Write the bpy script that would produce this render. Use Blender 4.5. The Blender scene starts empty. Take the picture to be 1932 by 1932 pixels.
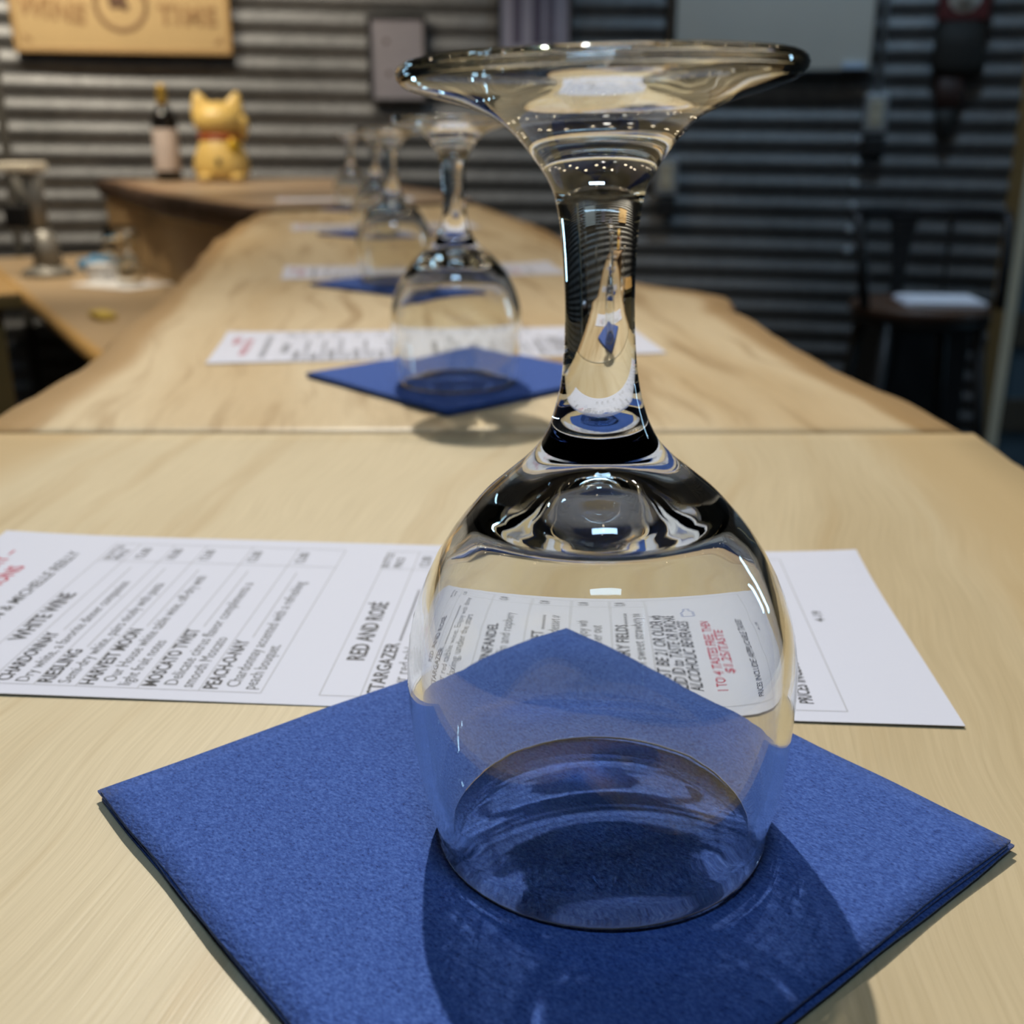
import bpy, bmesh, math, random
from mathutils import Vector, Matrix, noise

random.seed(4)
SC = bpy.context.scene
COL = SC.collection
R = math.radians
BAR = 1.07                      # height of the bar top above the floor (m)

# ------------------------------------------------------------------ camera
cam_d = bpy.data.cameras.new('camera')
cam = bpy.data.objects.new('camera', cam_d)
COL.objects.link(cam)
cam.location = (0, 0, BAR + 0.12557)
cam.rotation_euler = (R(90 - 18.83), 0, 0)
cam_d.sensor_width = 36
cam_d.lens = 2057.62 / 1932 * 36
cam_d.clip_start = 0.01
cam_d.dof.use_dof = True
cam_d.dof.focus_distance = 0.206
cam_d.dof.aperture_fstop = cam_d.lens / 2.2
SC.camera = cam

# ------------------------------------------------------------------ render look
SC.view_settings.view_transform = 'Standard'
SC.view_settings.look = 'None'
SC.view_settings.gamma = 1
SC.view_settings.use_curve_mapping = False
SC.view_settings.exposure = 0.0
cy = SC.cycles
cy.max_bounces = 12
cy.transmission_bounces = 12
cy.glossy_bounces = 6
cy.diffuse_bounces = 3
cy.sample_clamp_indirect = 12
cy.blur_glossy = 0.2
cy.use_adaptive_sampling = True
cy.adaptive_threshold = 0.04
cy.adaptive_min_samples = 20

# ------------------------------------------------------------------ world
w = bpy.data.worlds.new('room_dark')
SC.world = w
w.use_nodes = True
w.node_tree.nodes['Background'].inputs[0].default_value = (0.5, 0.55, 0.65, 1)
w.node_tree.nodes['Background'].inputs[1].default_value = 0.05

# ------------------------------------------------------------------ lamps of the room and added fill spots
def point(name, x, y, z, watts, col, rad, caustic=False):
    d = bpy.data.lights.new(name, 'POINT')
    d.energy = watts; d.color = col; d.shadow_soft_size = rad
    o = bpy.data.objects.new(name, d); COL.objects.link(o)
    o.location = (x, y, z + BAR)
    if caustic:
        d.cycles.is_caustics_light = True
    return o

def area(name, loc, target, sx, sy, watts, col):
    d = bpy.data.lights.new(name, 'AREA')
    d.shape = 'RECTANGLE'; d.size = sx; d.size_y = sy
    d.energy = watts; d.color = col
    o = bpy.data.objects.new(name, d); COL.objects.link(o)
    o.location = (loc[0], loc[1], loc[2] + BAR)
    v = Vector((target[0] - loc[0], target[1] - loc[1], target[2] - loc[2]))
    o.rotation_euler = v.to_track_quat('-Z', 'Y').to_euler()
    return o

def spot(name, x, y, z, watts, col, rad, cone, tgt=None, caustic=False):
    d = bpy.data.lights.new(name, 'SPOT')
    d.energy = watts; d.color = col; d.shadow_soft_size = rad; d.spot_size = R(cone); d.spot_blend = 0.6
    o = bpy.data.objects.new(name, d); COL.objects.link(o)
    o.location = (x, y, z + BAR)
    if tgt is not None:
        o.rotation_euler = (Vector(tgt) - Vector((x, y, z))).to_track_quat('-Z', 'Y').to_euler()
    if caustic:
        d.cycles.is_caustics_light = True
    return o

spot('bar_pendant_lamp', -0.242, 1.697, 1.9, 225, (1.0, 0.96, 0.89), 0.02, 75, (0.08, -1.0, 0), True).data.spot_blend = 1.0
spot('bar_pendant_lamp_side', 0.0, 1.62, 1.85, 20, (1.0, 0.95, 0.9), 0.03, 70, (0.05, -0.2, 0), True)
spot('bar_downlight_mid', -0.32, 1.68, 1.55, 52, (1.0, 0.90, 0.76), 0.04, 76, (-0.22, 1.55, 0))
spot('far_fill_spot', -0.80, 2.55, 1.65, 55, (1.0, 0.88, 0.72), 0.05, 95, (-0.95, 3.2, 0))  # added fill for the far slab, cat and sign, no known lamp
spot('right_fill_spot', 0.85, 2.6, 1.8, 36, (0.52, 0.76, 1.0), 0.05, 100, (1.0, 3.15, -0.2))  # added cool fill for the board and right wall, no known lamp
spot('stool_fill_spot', 1.1, 2.85, 1.85, 42, (0.66, 0.80, 1.0), 0.04, 34, (1.15, 3.05, -0.3))  # added narrow fill that brightens only the stool seat and pad
spot('back_bar_fill', -1.0, 1.25, 1.75, 60, (1.0, 0.84, 0.62), 0.04, 44, (-0.95, 1.45, -0.3))  # added warm fill for the left cabinet and work counter
spot('sign_lamp', -1.36, 2.75, 1.30, 76, (1.0, 0.87, 0.68), 0.05, 110, (-1.38, 3.6, 0.2))
area('ceiling_led_panel', (0.02, -0.28, 1.6), (0.02, 0.0, 0), 0.42, 0.12, 6, (0.45, 0.71, 1.0))
area('door_window', (3.55, 2.05, 0.45), (0.4, 0.5, 0.1), 0.14, 1.1, 9, (0.45, 0.74, 1.0))
for i in range(22):             # string of small bulbs under the ceiling
    a = i / 21
    point('string_bulb', -1.6 + 3.2 * a, 2.1 - 1.5 * math.sin(a * 3.1) + 0.25 * ((i * 7) % 3 - 1),
          1.62 - 0.12 * math.sin(a * math.pi * 4) ** 2, 0.65, (1.0, 0.82, 0.58), 0.016)

# ------------------------------------------------------------------ helpers
def tag(o, label=None, cat=None, group=None, kind=None):
    if label: o['label'] = label
    if cat: o['category'] = cat
    if group: o['group'] = group
    if kind: o['kind'] = kind
    return o

def link(name, me, mat=None, parent=None, loc=None, smooth=False):
    if mat is not None:
        mats = mat if isinstance(mat, (list, tuple)) else [mat]
        for m in mats:
            me.materials.append(m)
    if smooth:
        for p in me.polygons: p.use_smooth = True
    o = bpy.data.objects.new(name, me)
    COL.objects.link(o)
    if parent is not None: o.parent = parent
    if loc is not None: o.location = loc
    return o

def empty(name, loc=(0, 0, 0), rz=0):
    o = bpy.data.objects.new(name, None)
    o.empty_display_size = 0.05
    COL.objects.link(o)
    o.location = loc; o.rotation_euler = (0, 0, rz)
    return o

def bm_to_mesh(bm, name):
    me = bpy.data.meshes.new(name)
    bmesh.ops.recalc_face_normals(bm, faces=bm.faces)
    bm.to_mesh(me); bm.free()
    return me

def box(bm, x0, x1, y0, y1, z0, z1, bev=0.0, seg=2):
    r = bmesh.ops.create_cube(bm, size=1)
    vs = r['verts']
    for v in vs:
        v.co = Vector(((x0 + x1) / 2 + v.co.x * (x1 - x0), (y0 + y1) / 2 + v.co.y * (y1 - y0), (z0 + z1) / 2 + v.co.z * (z1 - z0)))
    if bev > 0:
        es = list({e for v in vs for e in v.link_edges})
        bmesh.ops.bevel(bm, geom=es, offset=bev, segments=seg, affect='EDGES', profile=0.5)

def mbox(name, x0, x1, y0, y1, z0, z1, bev=0.0):
    bm = bmesh.new(); box(bm, x0, x1, y0, y1, z0, z1, bev)
    return bm_to_mesh(bm, name)

def tube(bm, pts, rad, seg=10, close=False):
    """round bar through pts; rad is a number or a list"""
    pts = [Vector(p) for p in pts]
    n = len(pts); rings = []
    up = Vector((0, 0, 1))
    for i, p in enumerate(pts):
        if close:
            t = pts[(i + 1) % n] - pts[i - 1]
        else:
            t = pts[min(i + 1, n - 1)] - pts[max(i - 1, 0)]
        t.normalize()
        a = up.cross(t)
        if a.length < 1e-3: a = Vector((1, 0, 0)).cross(t)
        a.normalize(); b = t.cross(a)
        r = rad[i] if isinstance(rad, (list, tuple)) else rad
        rings.append([bm.verts.new(p + r * (math.cos(k * 2 * math.pi / seg) * a + math.sin(k * 2 * math.pi / seg) * b)) for k in range(seg)])
    m = n if close else n - 1
    for i in range(m):
        A, B = rings[i], rings[(i + 1) % n]
        for k in range(seg):
            bm.faces.new((A[k], A[(k + 1) % seg], B[(k + 1) % seg], B[k]))
    if not close:
        bm.faces.new(rings[0][::-1]); bm.faces.new(rings[-1])

def lathe(bm, prof, seg=48, cap=True):
    """prof: list of (r, z); r == 0 becomes a pole"""
    rings = []
    for r, z in prof:
        if r < 1e-7:
            rings.append([bm.verts.new((0, 0, z))])
        else:
            rings.append([bm.verts.new((r * math.cos(k * 2 * math.pi / seg), r * math.sin(k * 2 * math.pi / seg), z)) for k in range(seg)])
    for A, B in zip(rings[:-1], rings[1:]):
        for k in range(seg):
            k2 = (k + 1) % seg
            if len(A) == 1 and len(B) == 1: continue
            if len(A) == 1: bm.faces.new((A[0], B[k2], B[k]))
            elif len(B) == 1: bm.faces.new((A[k], A[k2], B[0]))
            else: bm.faces.new((A[k], A[k2], B[k2], B[k]))

def smooth_curve(pts, n):
    """Catmull-Rom resample by chord length of a list of 2-tuples"""
    P = [Vector((a, b, 0)) for a, b in pts]
    t = [0.0]
    for a, b in zip(P[:-1], P[1:]): t.append(t[-1] + max((b - a).length, 1e-9))
    m = []
    for i in range(len(P)):
        i0, i1 = max(i - 1, 0), min(i + 1, len(P) - 1)
        m.append((P[i1] - P[i0]) / (t[i1] - t[i0]))
    out = []; j = 0
    for k in range(n):
        s = t[-1] * k / (n - 1)
        while j < len(P) - 2 and s > t[j + 1]: j += 1
        hh = t[j + 1] - t[j]; u = (s - t[j]) / hh
        q = (2 * u**3 - 3 * u**2 + 1) * P[j] + (u**3 - 2 * u**2 + u) * hh * m[j] + (-2 * u**3 + 3 * u**2) * P[j + 1] + (u**3 - u**2) * hh * m[j + 1]
        out.append((max(q.x, 0.0), q.y))
    return out

def copy_tree(o, parent=None):
    c = o.copy(); COL.objects.link(c)
    if parent is not None: c.parent = parent
    for ch in list(o.children): copy_tree(ch, c)
    return c

# ------------------------------------------------------------------ materials
def new_mat(name):
    m = bpy.data.materials.new(name); m.use_nodes = True
    nt = m.node_tree
    return m, nt, nt.nodes['Principled BSDF']

def N(nt, typ, **kw):
    n = nt.nodes.new(typ)
    for k, v in kw.items():
        if k.startswith('i_'):
            n.inputs[k[2:].replace('_', ' ')].default_value = v
        else:
            setattr(n, k, v)
    return n

def plain(name, col, rough=0.5, metal=0.0, spec=0.5, var=0.0, scale=8.0, bump=0.0, bscale=60.0):
    m, nt, b = new_mat(name)
    b.inputs['Roughness'].default_value = rough
    b.inputs['Metallic'].default_value = metal
    b.inputs['Specular IOR Level'].default_value = spec
    b.inputs['Base Color'].default_value = (*col, 1)
    tc = N(nt, 'ShaderNodeTexCoord')
    if var > 0:
        nz = N(nt, 'ShaderNodeTexNoise'); nz.inputs['Scale'].default_value = scale; nz.inputs['Detail'].default_value = 4
        nt.links.new(tc.outputs['Object'], nz.inputs['Vector'])
        mx = N(nt, 'ShaderNodeMix', data_type='RGBA')
        mx.inputs[6].default_value = (*[c * (1 - var) for c in col], 1)
        mx.inputs[7].default_value = (*[min(1, c * (1 + var)) for c in col], 1)
        nt.links.new(nz.outputs['Fac'], mx.inputs[0]); nt.links.new(mx.outputs[2], b.inputs['Base Color'])
    if bump > 0:
        nb = N(nt, 'ShaderNodeTexNoise'); nb.inputs['Scale'].default_value = bscale; nb.inputs['Detail'].default_value = 3
        nt.links.new(tc.outputs['Object'], nb.inputs['Vector'])
        bp = N(nt, 'ShaderNodeBump'); bp.inputs['Strength'].default_value = 1; bp.inputs['Distance'].default_value = bump
        nt.links.new(nb.outputs['Fac'], bp.inputs['Height']); nt.links.new(bp.outputs['Normal'], b.inputs['Normal'])
    return m

def ramp(nt, stops):
    r = N(nt, 'ShaderNodeValToRGB')
    e = r.color_ramp.elements
    e[0].position, e[0].color = stops[0][0], (*stops[0][1], 1)
    e[1].position, e[1].color = stops[-1][0], (*stops[-1][1], 1)
    for p, c in stops[1:-1]:
        k = e.new(p); k.color = (*c, 1)
    return r

def wood(name, heading, pale, tan, streak, edge, rough=0.42, fine=1.0, streak_amt=1.0, spec=0.35):
    """maple slab: grain runs along 'heading' (deg, to the right of +Y); edge attribute = sapwood/heartwood border"""
    m, nt, b = new_mat(name)
    tc = N(nt, 'ShaderNodeTexCoord')
    mp = N(nt, 'ShaderNodeMapping'); mp.inputs['Rotation'].default_value = (0, 0, R(heading))
    nt.links.new(tc.outputs['Object'], mp.inputs['Vector'])
    # slow warp of the grain
    wn = N(nt, 'ShaderNodeTexNoise'); wn.inputs['Scale'].default_value = 5.0; wn.inputs['Detail'].default_value = 2
    nt.links.new(mp.outputs['Vector'], wn.inputs['Vector'])
    sub = N(nt, 'ShaderNodeVectorMath', operation='MULTIPLY_ADD')
    sub.inputs[1].default_value = (0.06, 0.06, 0.0); nt.links.new(wn.outputs['Color'], sub.inputs[0]); nt.links.new(mp.outputs['Vector'], sub.inputs[2])
    def grain(sx, sy, det, ro=0.5):
        mm = N(nt, 'ShaderNodeMapping'); mm.inputs['Scale'].default_value = (sx, sy, sx)
        nt.links.new(sub.outputs[0], mm.inputs['Vector'])
        g = N(nt, 'ShaderNodeTexNoise'); g.inputs['Scale'].default_value = 1.0; g.inputs['Detail'].default_value = det; g.inputs['Roughness'].default_value = ro
        nt.links.new(mm.outputs['Vector'], g.inputs['Vector'])
        return g.outputs['Fac']
    broad = grain(9, 1.1, 3); mid = grain(62, 4.0, 4, 0.55); fineg = grain(900 * fine, 22, 3, 0.6)
    r1 = ramp(nt, [(0.38, tan), (0.55, pale)])
    nt.links.new(broad, r1.inputs['Fac'])
    r2 = ramp(nt, [(0.34, (1, 1, 1)), (0.47, (0, 0, 0))])
    nt.links.new(mid, r2.inputs['Fac'])
    mul = N(nt, 'ShaderNodeMath', operation='MULTIPLY'); mul.inputs[1].default_value = 0.62 * streak_amt
    nt.links.new(r2.outputs['Color'], mul.inputs[0])
    mx = N(nt, 'ShaderNodeMix', data_type='RGBA'); mx.inputs[7].default_value = (*streak, 1)
    nt.links.new(mul.outputs[0], mx.inputs[0]); nt.links.new(r1.outputs['Color'], mx.inputs[6])
    # fine pores
    r3 = ramp(nt, [(0.32, (0.93, 0.915, 0.89)), (0.64, (1.04, 1.035, 1.03))])
    nt.links.new(fineg, r3.inputs['Fac'])
    mf = N(nt, 'ShaderNodeMix', data_type='RGBA', blend_type='MULTIPLY'); mf.inputs[0].default_value = 1
    nt.links.new(mx.outputs[2], mf.inputs[6]); nt.links.new(r3.outputs['Color'], mf.inputs[7])
    # darker timber towards the live edge, with a wandering border
    at = N(nt, 'ShaderNodeAttribute', attribute_name='edge')
    ad = N(nt, 'ShaderNodeMath', operation='MULTIPLY_ADD'); ad.inputs[1].default_value = 0.5
    nt.links.new(broad, ad.inputs[0]); nt.links.new(at.outputs['Fac'], ad.inputs[2])
    r4 = ramp(nt, [(0.80, (0, 0, 0)), (0.93, (0.75, 0.75, 0.75)), (1.0, (0.85, 0.85, 0.85))])
    nt.links.new(ad.outputs[0], r4.inputs['Fac'])
    me_ = N(nt, 'ShaderNodeMix', data_type='RGBA'); me_.inputs[7].default_value = (*edge, 1)
    nt.links.new(r4.outputs['Color'], me_.inputs[0]); nt.links.new(mf.outputs[2], me_.inputs[6])
    nt.links.new(me_.outputs[2], b.inputs['Base Color'])
    b.inputs['Roughness'].default_value = rough
    b.inputs['Specular IOR Level'].default_value = spec
    bp = N(nt, 'ShaderNodeBump'); bp.inputs['Distance'].default_value = 0.00012; bp.inputs['Strength'].default_value = 0.6
    nt.links.new(fineg, bp.inputs['Height']); nt.links.new(bp.outputs['Normal'], b.inputs['Normal'])
    return m

MAPLE = wood('maple_near', 10, (0.68, 0.565, 0.365), (0.55, 0.43, 0.25), (0.50, 0.35, 0.17), (0.56, 0.40, 0.20), streak_amt=0.62)
MAPLE2 = wood('maple_far', -9, (0.72, 0.58, 0.37), (0.61, 0.45, 0.25), (0.36, 0.22, 0.09), (0.42, 0.25, 0.10))
SLAB_B = wood('weathered_slab', 28, (0.40, 0.30, 0.20), (0.34, 0.23, 0.14), (0.18, 0.10, 0.05), (0.22, 0.12, 0.06))
EDGE = plain('live_edge_bark', (0.34, 0.19, 0.075), 0.7, var=0.45, scale=22, bump=0.002, bscale=45)
EDGE_D = plain('dark_live_edge', (0.05, 0.024, 0.011), 0.75, var=0.5, scale=18, bump=0.003, bscale=40)
PLY = plain('plywood', (0.34, 0.23, 0.11), 0.6, var=0.18, scale=5)
COUNTER = plain('laminate_counter', (0.43, 0.31, 0.18), 0.5, var=0.08, scale=6)
CAB = plain('oiled_pine', (0.50, 0.30, 0.10), 0.5, var=0.2, scale=7)
DARKWOOD = plain('dark_base_wood', (0.05, 0.032, 0.02), 0.7, var=0.3, scale=6)
BLACK = plain('black_paint', (0.012, 0.012, 0.013), 0.45)
BLACKM = plain('black_metal', (0.010, 0.010, 0.011), 0.5, metal=0.2)
STEEL = plain('brushed_steel', (0.48, 0.47, 0.44), 0.42, metal=1.0)
BOLT = plain('bright_bolt', (0.62, 0.66, 0.70), 0.35, metal=0.3)
GALV_BOX = plain('galvanised_box', (0.40, 0.42, 0.44), 0.45, metal=0.6)
IVORY = plain('ivory_plastic', (0.60, 0.55, 0.42), 0.4)
WHITE = plain('white_paper_plain', (0.80, 0.80, 0.80), 0.7)
SEATWOOD = plain('brown_seat_wood', (0.085, 0.042, 0.022), 0.45, var=0.3, scale=12)
POSTWOOD = plain('frame_pine', (0.48, 0.31, 0.12), 0.55, var=0.2, scale=6)
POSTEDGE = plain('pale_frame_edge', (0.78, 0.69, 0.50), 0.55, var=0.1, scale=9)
SIGNWOOD = plain('sign_panel', (0.46, 0.325, 0.15), 0.55, var=0.10, scale=5)
SIGNRIM = plain('sign_rim', (0.34, 0.215, 0.085), 0.55, var=0.1, scale=6)
SIGNINK = plain('sign_print', (0.23, 0.135, 0.06), 0.7)
SIGNINK2 = plain('sign_print_soft', (0.30, 0.18, 0.075), 0.7)
SIGNINK3 = plain('sign_print_dark', (0.10, 0.05, 0.025), 0.7)
INK = plain('black_ink', (0.035, 0.035, 0.04), 0.6)
INKG = plain('grey_ink', (0.10, 0.10, 0.105), 0.6)
RULE = plain('rule_ink', (0.42, 0.42, 0.45), 0.6)
REDINK = plain('red_ink', (0.50, 0.035, 0.075), 0.6)
BLUEINK = plain('blue_ink', (0.10, 0.16, 0.42), 0.6)

def paper_mat():
    m, nt, b = new_mat('menu_paper')
    b.inputs['Base Color'].default_value = (0.68, 0.69, 0.78, 1)
    b.inputs['Roughness'].default_value = 0.62
    b.inputs['Specular IOR Level'].default_value = 0.3
    tc = N(nt, 'ShaderNodeTexCoord')
    nb = N(nt, 'ShaderNodeTexNoise'); nb.inputs['Scale'].default_value = 900
    nt.links.new(tc.outputs['Object'], nb.inputs['Vector'])
    bp = N(nt, 'ShaderNodeBump'); bp.inputs['Distance'].default_value = 0.00002
    nt.links.new(nb.outputs['Fac'], bp.inputs['Height']); nt.links.new(bp.outputs['Normal'], b.inputs['Normal'])
    return m
PAPER = paper_mat()

def napkin_mat():
    m, nt, b = new_mat('blue_tissue')
    tc = N(nt, 'ShaderNodeTexCoord')
    n1 = N(nt, 'ShaderNodeTexNoise'); n1.inputs['Scale'].default_value = 2100; n1.inputs['Detail'].default_value = 3; n1.inputs['Roughness'].default_value = 0.6
    mp = N(nt, 'ShaderNodeMapping'); mp.inputs['Scale'].default_value = (1.0, 0.62, 1); mp.inputs['Rotation'].default_value = (0, 0, 0.5)
    nt.links.new(tc.outputs['Object'], mp.inputs['Vector']); nt.links.new(mp.outputs['Vector'], n1.inputs['Vector'])
    r = ramp(nt, [(0.26, (0.012, 0.030, 0.14)), (0.38, (0.034, 0.078, 0.29)), (0.52, (0.052, 0.112, 0.38)), (0.72, (0.092, 0.175, 0.50))])
    nt.links.new(n1.outputs['Fac'], r.inputs['Fac'])
    nt.links.new(r.outputs['Color'], b.inputs['Base Color'])
    b.inputs['Roughness'].default_value = 0.9
    b.inputs['Specular IOR Level'].default_value = 0.15
    b.inputs['Sheen Weight'].default_value = 0.12
    b.inputs['Sheen Roughness'].default_value = 0.5
    n2 = N(nt, 'ShaderNodeTexNoise'); n2.inputs['Scale'].default_value = 1300; n2.inputs['Detail'].default_value = 4
    nt.links.new(mp.outputs['Vector'], n2.inputs['Vector'])
    bp = N(nt, 'ShaderNodeBump'); bp.inputs['Distance'].default_value = 0.0004; bp.inputs['Strength'].default_value = 0.8
    nt.links.new(n2.outputs['Fac'], bp.inputs['Height']); nt.links.new(bp.outputs['Normal'], b.inputs['Normal'])
    return m
NAPKIN = napkin_mat()

def glass_mat(name, col, ior=1.5):
    m = bpy.data.materials.new(name); m.use_nodes = True
    nt = m.node_tree
    nt.nodes.remove(nt.nodes['Principled BSDF'])
    g = N(nt, 'ShaderNodeBsdfGlass'); g.inputs['Roughness'].default_value = 0.0; g.inputs['IOR'].default_value = ior
    g.inputs['Color'].default_value = (*col, 1)
    nt.links.new(g.outputs[0], nt.nodes['Material Output'].inputs[0])
    return m
GLASS = glass_mat('clear_glass', (0.985, 0.99, 0.98))
DKGLASS = plain('dark_bottle_glass', (0.008, 0.007, 0.007), 0.08)

def galv_mat():
    m, nt, b = new_mat('galvanised_corrugated')
    tc = N(nt, 'ShaderNodeTexCoord')
    v = N(nt, 'ShaderNodeTexVoronoi'); v.inputs['Scale'].default_value = 60
    nt.links.new(tc.outputs['Object'], v.inputs['Vector'])
    n1 = N(nt, 'ShaderNodeTexNoise'); n1.inputs['Scale'].default_value = 2.2; n1.inputs['Detail'].default_value = 5
    nt.links.new(tc.outputs['Object'], n1.inputs['Vector'])
    r = ramp(nt, [(0.3, (0.098, 0.101, 0.104)), (0.7, (0.168, 0.172, 0.176))])
    ad = N(nt, 'ShaderNodeMath', operation='MULTIPLY_ADD'); ad.inputs[1].default_value = 0.3
    nt.links.new(v.outputs['Color'], ad.inputs[0]); 
    sb = N(nt, 'ShaderNodeMath', operation='SUBTRACT'); sb.inputs[1].default_value = 0.15
    nt.links.new(n1.outputs['Fac'], sb.inputs[0]); nt.links.new(sb.outputs[0], ad.inputs[2])
    nt.links.new(ad.outputs[0], r.inputs['Fac'])
    nt.links.new(r.outputs['Color'], b.inputs['Base Color'])
    b.inputs['Metallic'].default_value = 0.7
    b.inputs['Roughness'].default_value = 0.52
    return m
GALV = galv_mat()

# ------------------------------------------------------------------ the round corrugated room
WR, WCY, PITCH = 5.1, -1.27, 0.0678
def build_wall():
    seg, per = 150, 10
    z0, z1 = -1.15, 2.3
    nz = int((z1 - z0) / PITCH * per)
    verts, faces = [], []
    for j in range(nz + 1):
        z = z0 + (z1 - z0) * j / nz
        r = WR + 0.0052 * math.sin(2 * math.pi * (z - 0.012) / PITCH)
        for i in range(seg):
            a = 2 * math.pi * i / seg
            verts.append((r * math.cos(a), r * math.sin(a), z))
    for j in range(nz):
        for i in range(seg):
            i2 = (i + 1) % seg
            faces.append((j * seg + i, (j + 1) * seg + i, (j + 1) * seg + i2, j * seg + i2))
    me = bpy.data.meshes.new('wall_back'); me.from_pydata(verts, [], faces)
    o = link('wall_back', me, GALV, loc=(0, WCY, BAR), smooth=True)
    o.rotation_euler = (0, R(0.75), 0)
    o['kind'] = 'structure'
    return o
wall = build_wall()

def wall_y(x, off=0.0):
    return WCY + math.sqrt((WR - off) ** 2 - x * x)

def disc(name, z, rad, mat):
    bm = bmesh.new()
    bmesh.ops.create_circle(bm, cap_ends=True, segments=96, radius=rad)
    r = bmesh.ops.extrude_face_region(bm, geom=bm.faces[:])
    for v in [g for g in r['geom'] if isinstance(g, bmesh.types.BMVert)]: v.co.z -= 0.05
    o = link(name, bm_to_mesh(bm, name), mat, loc=(0, WCY, z))
    o['kind'] = 'structure'
    return o
floor = disc('floor', 0.0, 5.3, plain('stained_concrete', (0.035, 0.031, 0.028), 0.6, var=0.3, scale=1.5))
ceiling = disc('ceiling', 3.12, 5.3, plain('dark_ceiling', (0.035, 0.033, 0.03), 0.8, var=0.2, scale=1.5))

# bolts of the vertical sheet seam
for k, z in enumerate((-0.006, -0.073, -0.149, 0.062, 0.13, -0.217)):
    bm = bmesh.new(); lathe(bm, [(0, 0.008), (0.007, 0.007), (0.011, 0.004), (0.013, 0.0), (0.013, -0.012)], 12)
    x = 1.113
    o = link('bolt', bm_to_mesh(bm, 'bolt'), BOLT, parent=wall, smooth=True)
    y = wall_y(x, 0.008)
    d = Vector((-x, -(y - WCY), 0)).normalized()
    o.location = (x, y - WCY, z + 0.01); o.rotation_euler = d.to_track_quat('Z', 'Y').to_euler()

# dark overlap seam of two wall sheets at the far left
bm = bmesh.new()
a_ = math.atan2(-1.56, wall_y(-1.56) - WCY)
box(bm, -0.013, 0.013, -0.010, 0.004, -1.0, 2.0, 0.003)
o = link('seam_strip', bm_to_mesh(bm, 'seam_strip'), plain('seam_dark_metal', (0.055, 0.052, 0.045), 0.6), parent=wall)
o.location = (-1.575, wall_y(-1.575, 0.004) - WCY, 0); o.rotation_euler = (0, 0, -a_)

# ------------------------------------------------------------------ slabs of the bar
def slab(name, left, right, thick, mats, ztop=0.0, cols=22, wob=0.006, n=70, seed=1, undercut=0.02, edge_pow=3.0):
    """live-edge slab lofted between two edge polylines (bar coordinates)"""
    def res(p, n):
        P = [Vector((a, b, 0)) for a, b in p]; t = [0]
        for a, b in zip(P[:-1], P[1:]): t.append(t[-1] + (b - a).length)
        out = []; j = 0
        for k in range(n):
            s = t[-1] * k / (n - 1)
            while j < len(P) - 2 and s > t[j + 1]: j += 1
            out.append(P[j].lerp(P[j + 1], (s - t[j]) / (t[j + 1] - t[j])))
        return out
    L, Rr = res(left, n), res(right, n)
    verts, faces, mi, ed = [], [], [], []
    prof_l = [(undercut, -thick), (undercut * 0.35, -thick * 0.75), (0.0, -thick * 0.42), (0.002, -thick * 0.12), (0.007, 0.0)]
    m = None
    for k in range(n):
        l, r = L[k], Rr[k]
        d = (r - l); wdt = d.length; d.normalize()
        nl = noise.noise(Vector((l.x * 9, l.y * 9, seed))) * wob + noise.noise(Vector((l.x * 34, l.y * 34, seed + 3))) * wob * 0.4
        nr = noise.noise(Vector((r.x * 9, r.y * 9, seed + 7))) * wob + noise.noise(Vector((r.x * 34, r.y * 34, seed + 9))) * wob * 0.4
        row = []; er = []
        for ins, z in prof_l:
            q = l + d * (ins + nl + 0.3 * wob * noise.noise(Vector((l.x * 20, l.y * 20, z * 60 + seed)))); row.append((q.x, q.y, ztop + z)); er.append(1.0)
        for c in range(1, cols):
            u = c / cols
            q = l + d * (0.007 + nl + u * (wdt - 0.014 - nl + nr)); row.append((q.x, q.y, ztop)); er.append(abs(2 * u - 1) ** edge_pow)
        for ins, z in reversed(prof_l):
            q = r - d * (ins - nr + 0.3 * wob * noise.noise(Vector((r.x * 20, r.y * 20, z * 60 + seed)))); row.append((q.x, q.y, ztop + z)); er.append(1.0)
        m = len(row)
        verts += row; ed += er
    npf = len(prof_l)
    for k in range(n - 1):
        for c in range(m - 1):
            faces.append((k * m + c, k * m + c + 1, (k + 1) * m + c + 1, (k + 1) * m + c))
            mi.append(0 if npf - 1 <= c < m - npf else 1)
        faces.append((k * m + m - 1, k * m, (k + 1) * m, (k + 1) * m + m - 1)); mi.append(1)
    faces.append(tuple(range(m))[::-1]); mi.append(1)
    faces.append(tuple((n - 1) * m + c for c in range(m))); mi.append(1)
    me = bpy.data.meshes.new(name); me.from_pydata(verts, [], faces)
    at = me.attributes.new('edge', 'FLOAT', 'POINT')
    at.data.foreach_set('value', ed)
    o = link(name, me, mats, loc=(0, 0, BAR))
    for p, i in zip(me.polygons, mi):
        p.material_index = i; p.use_smooth = len(p.vertices) == 4
    return o

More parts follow.
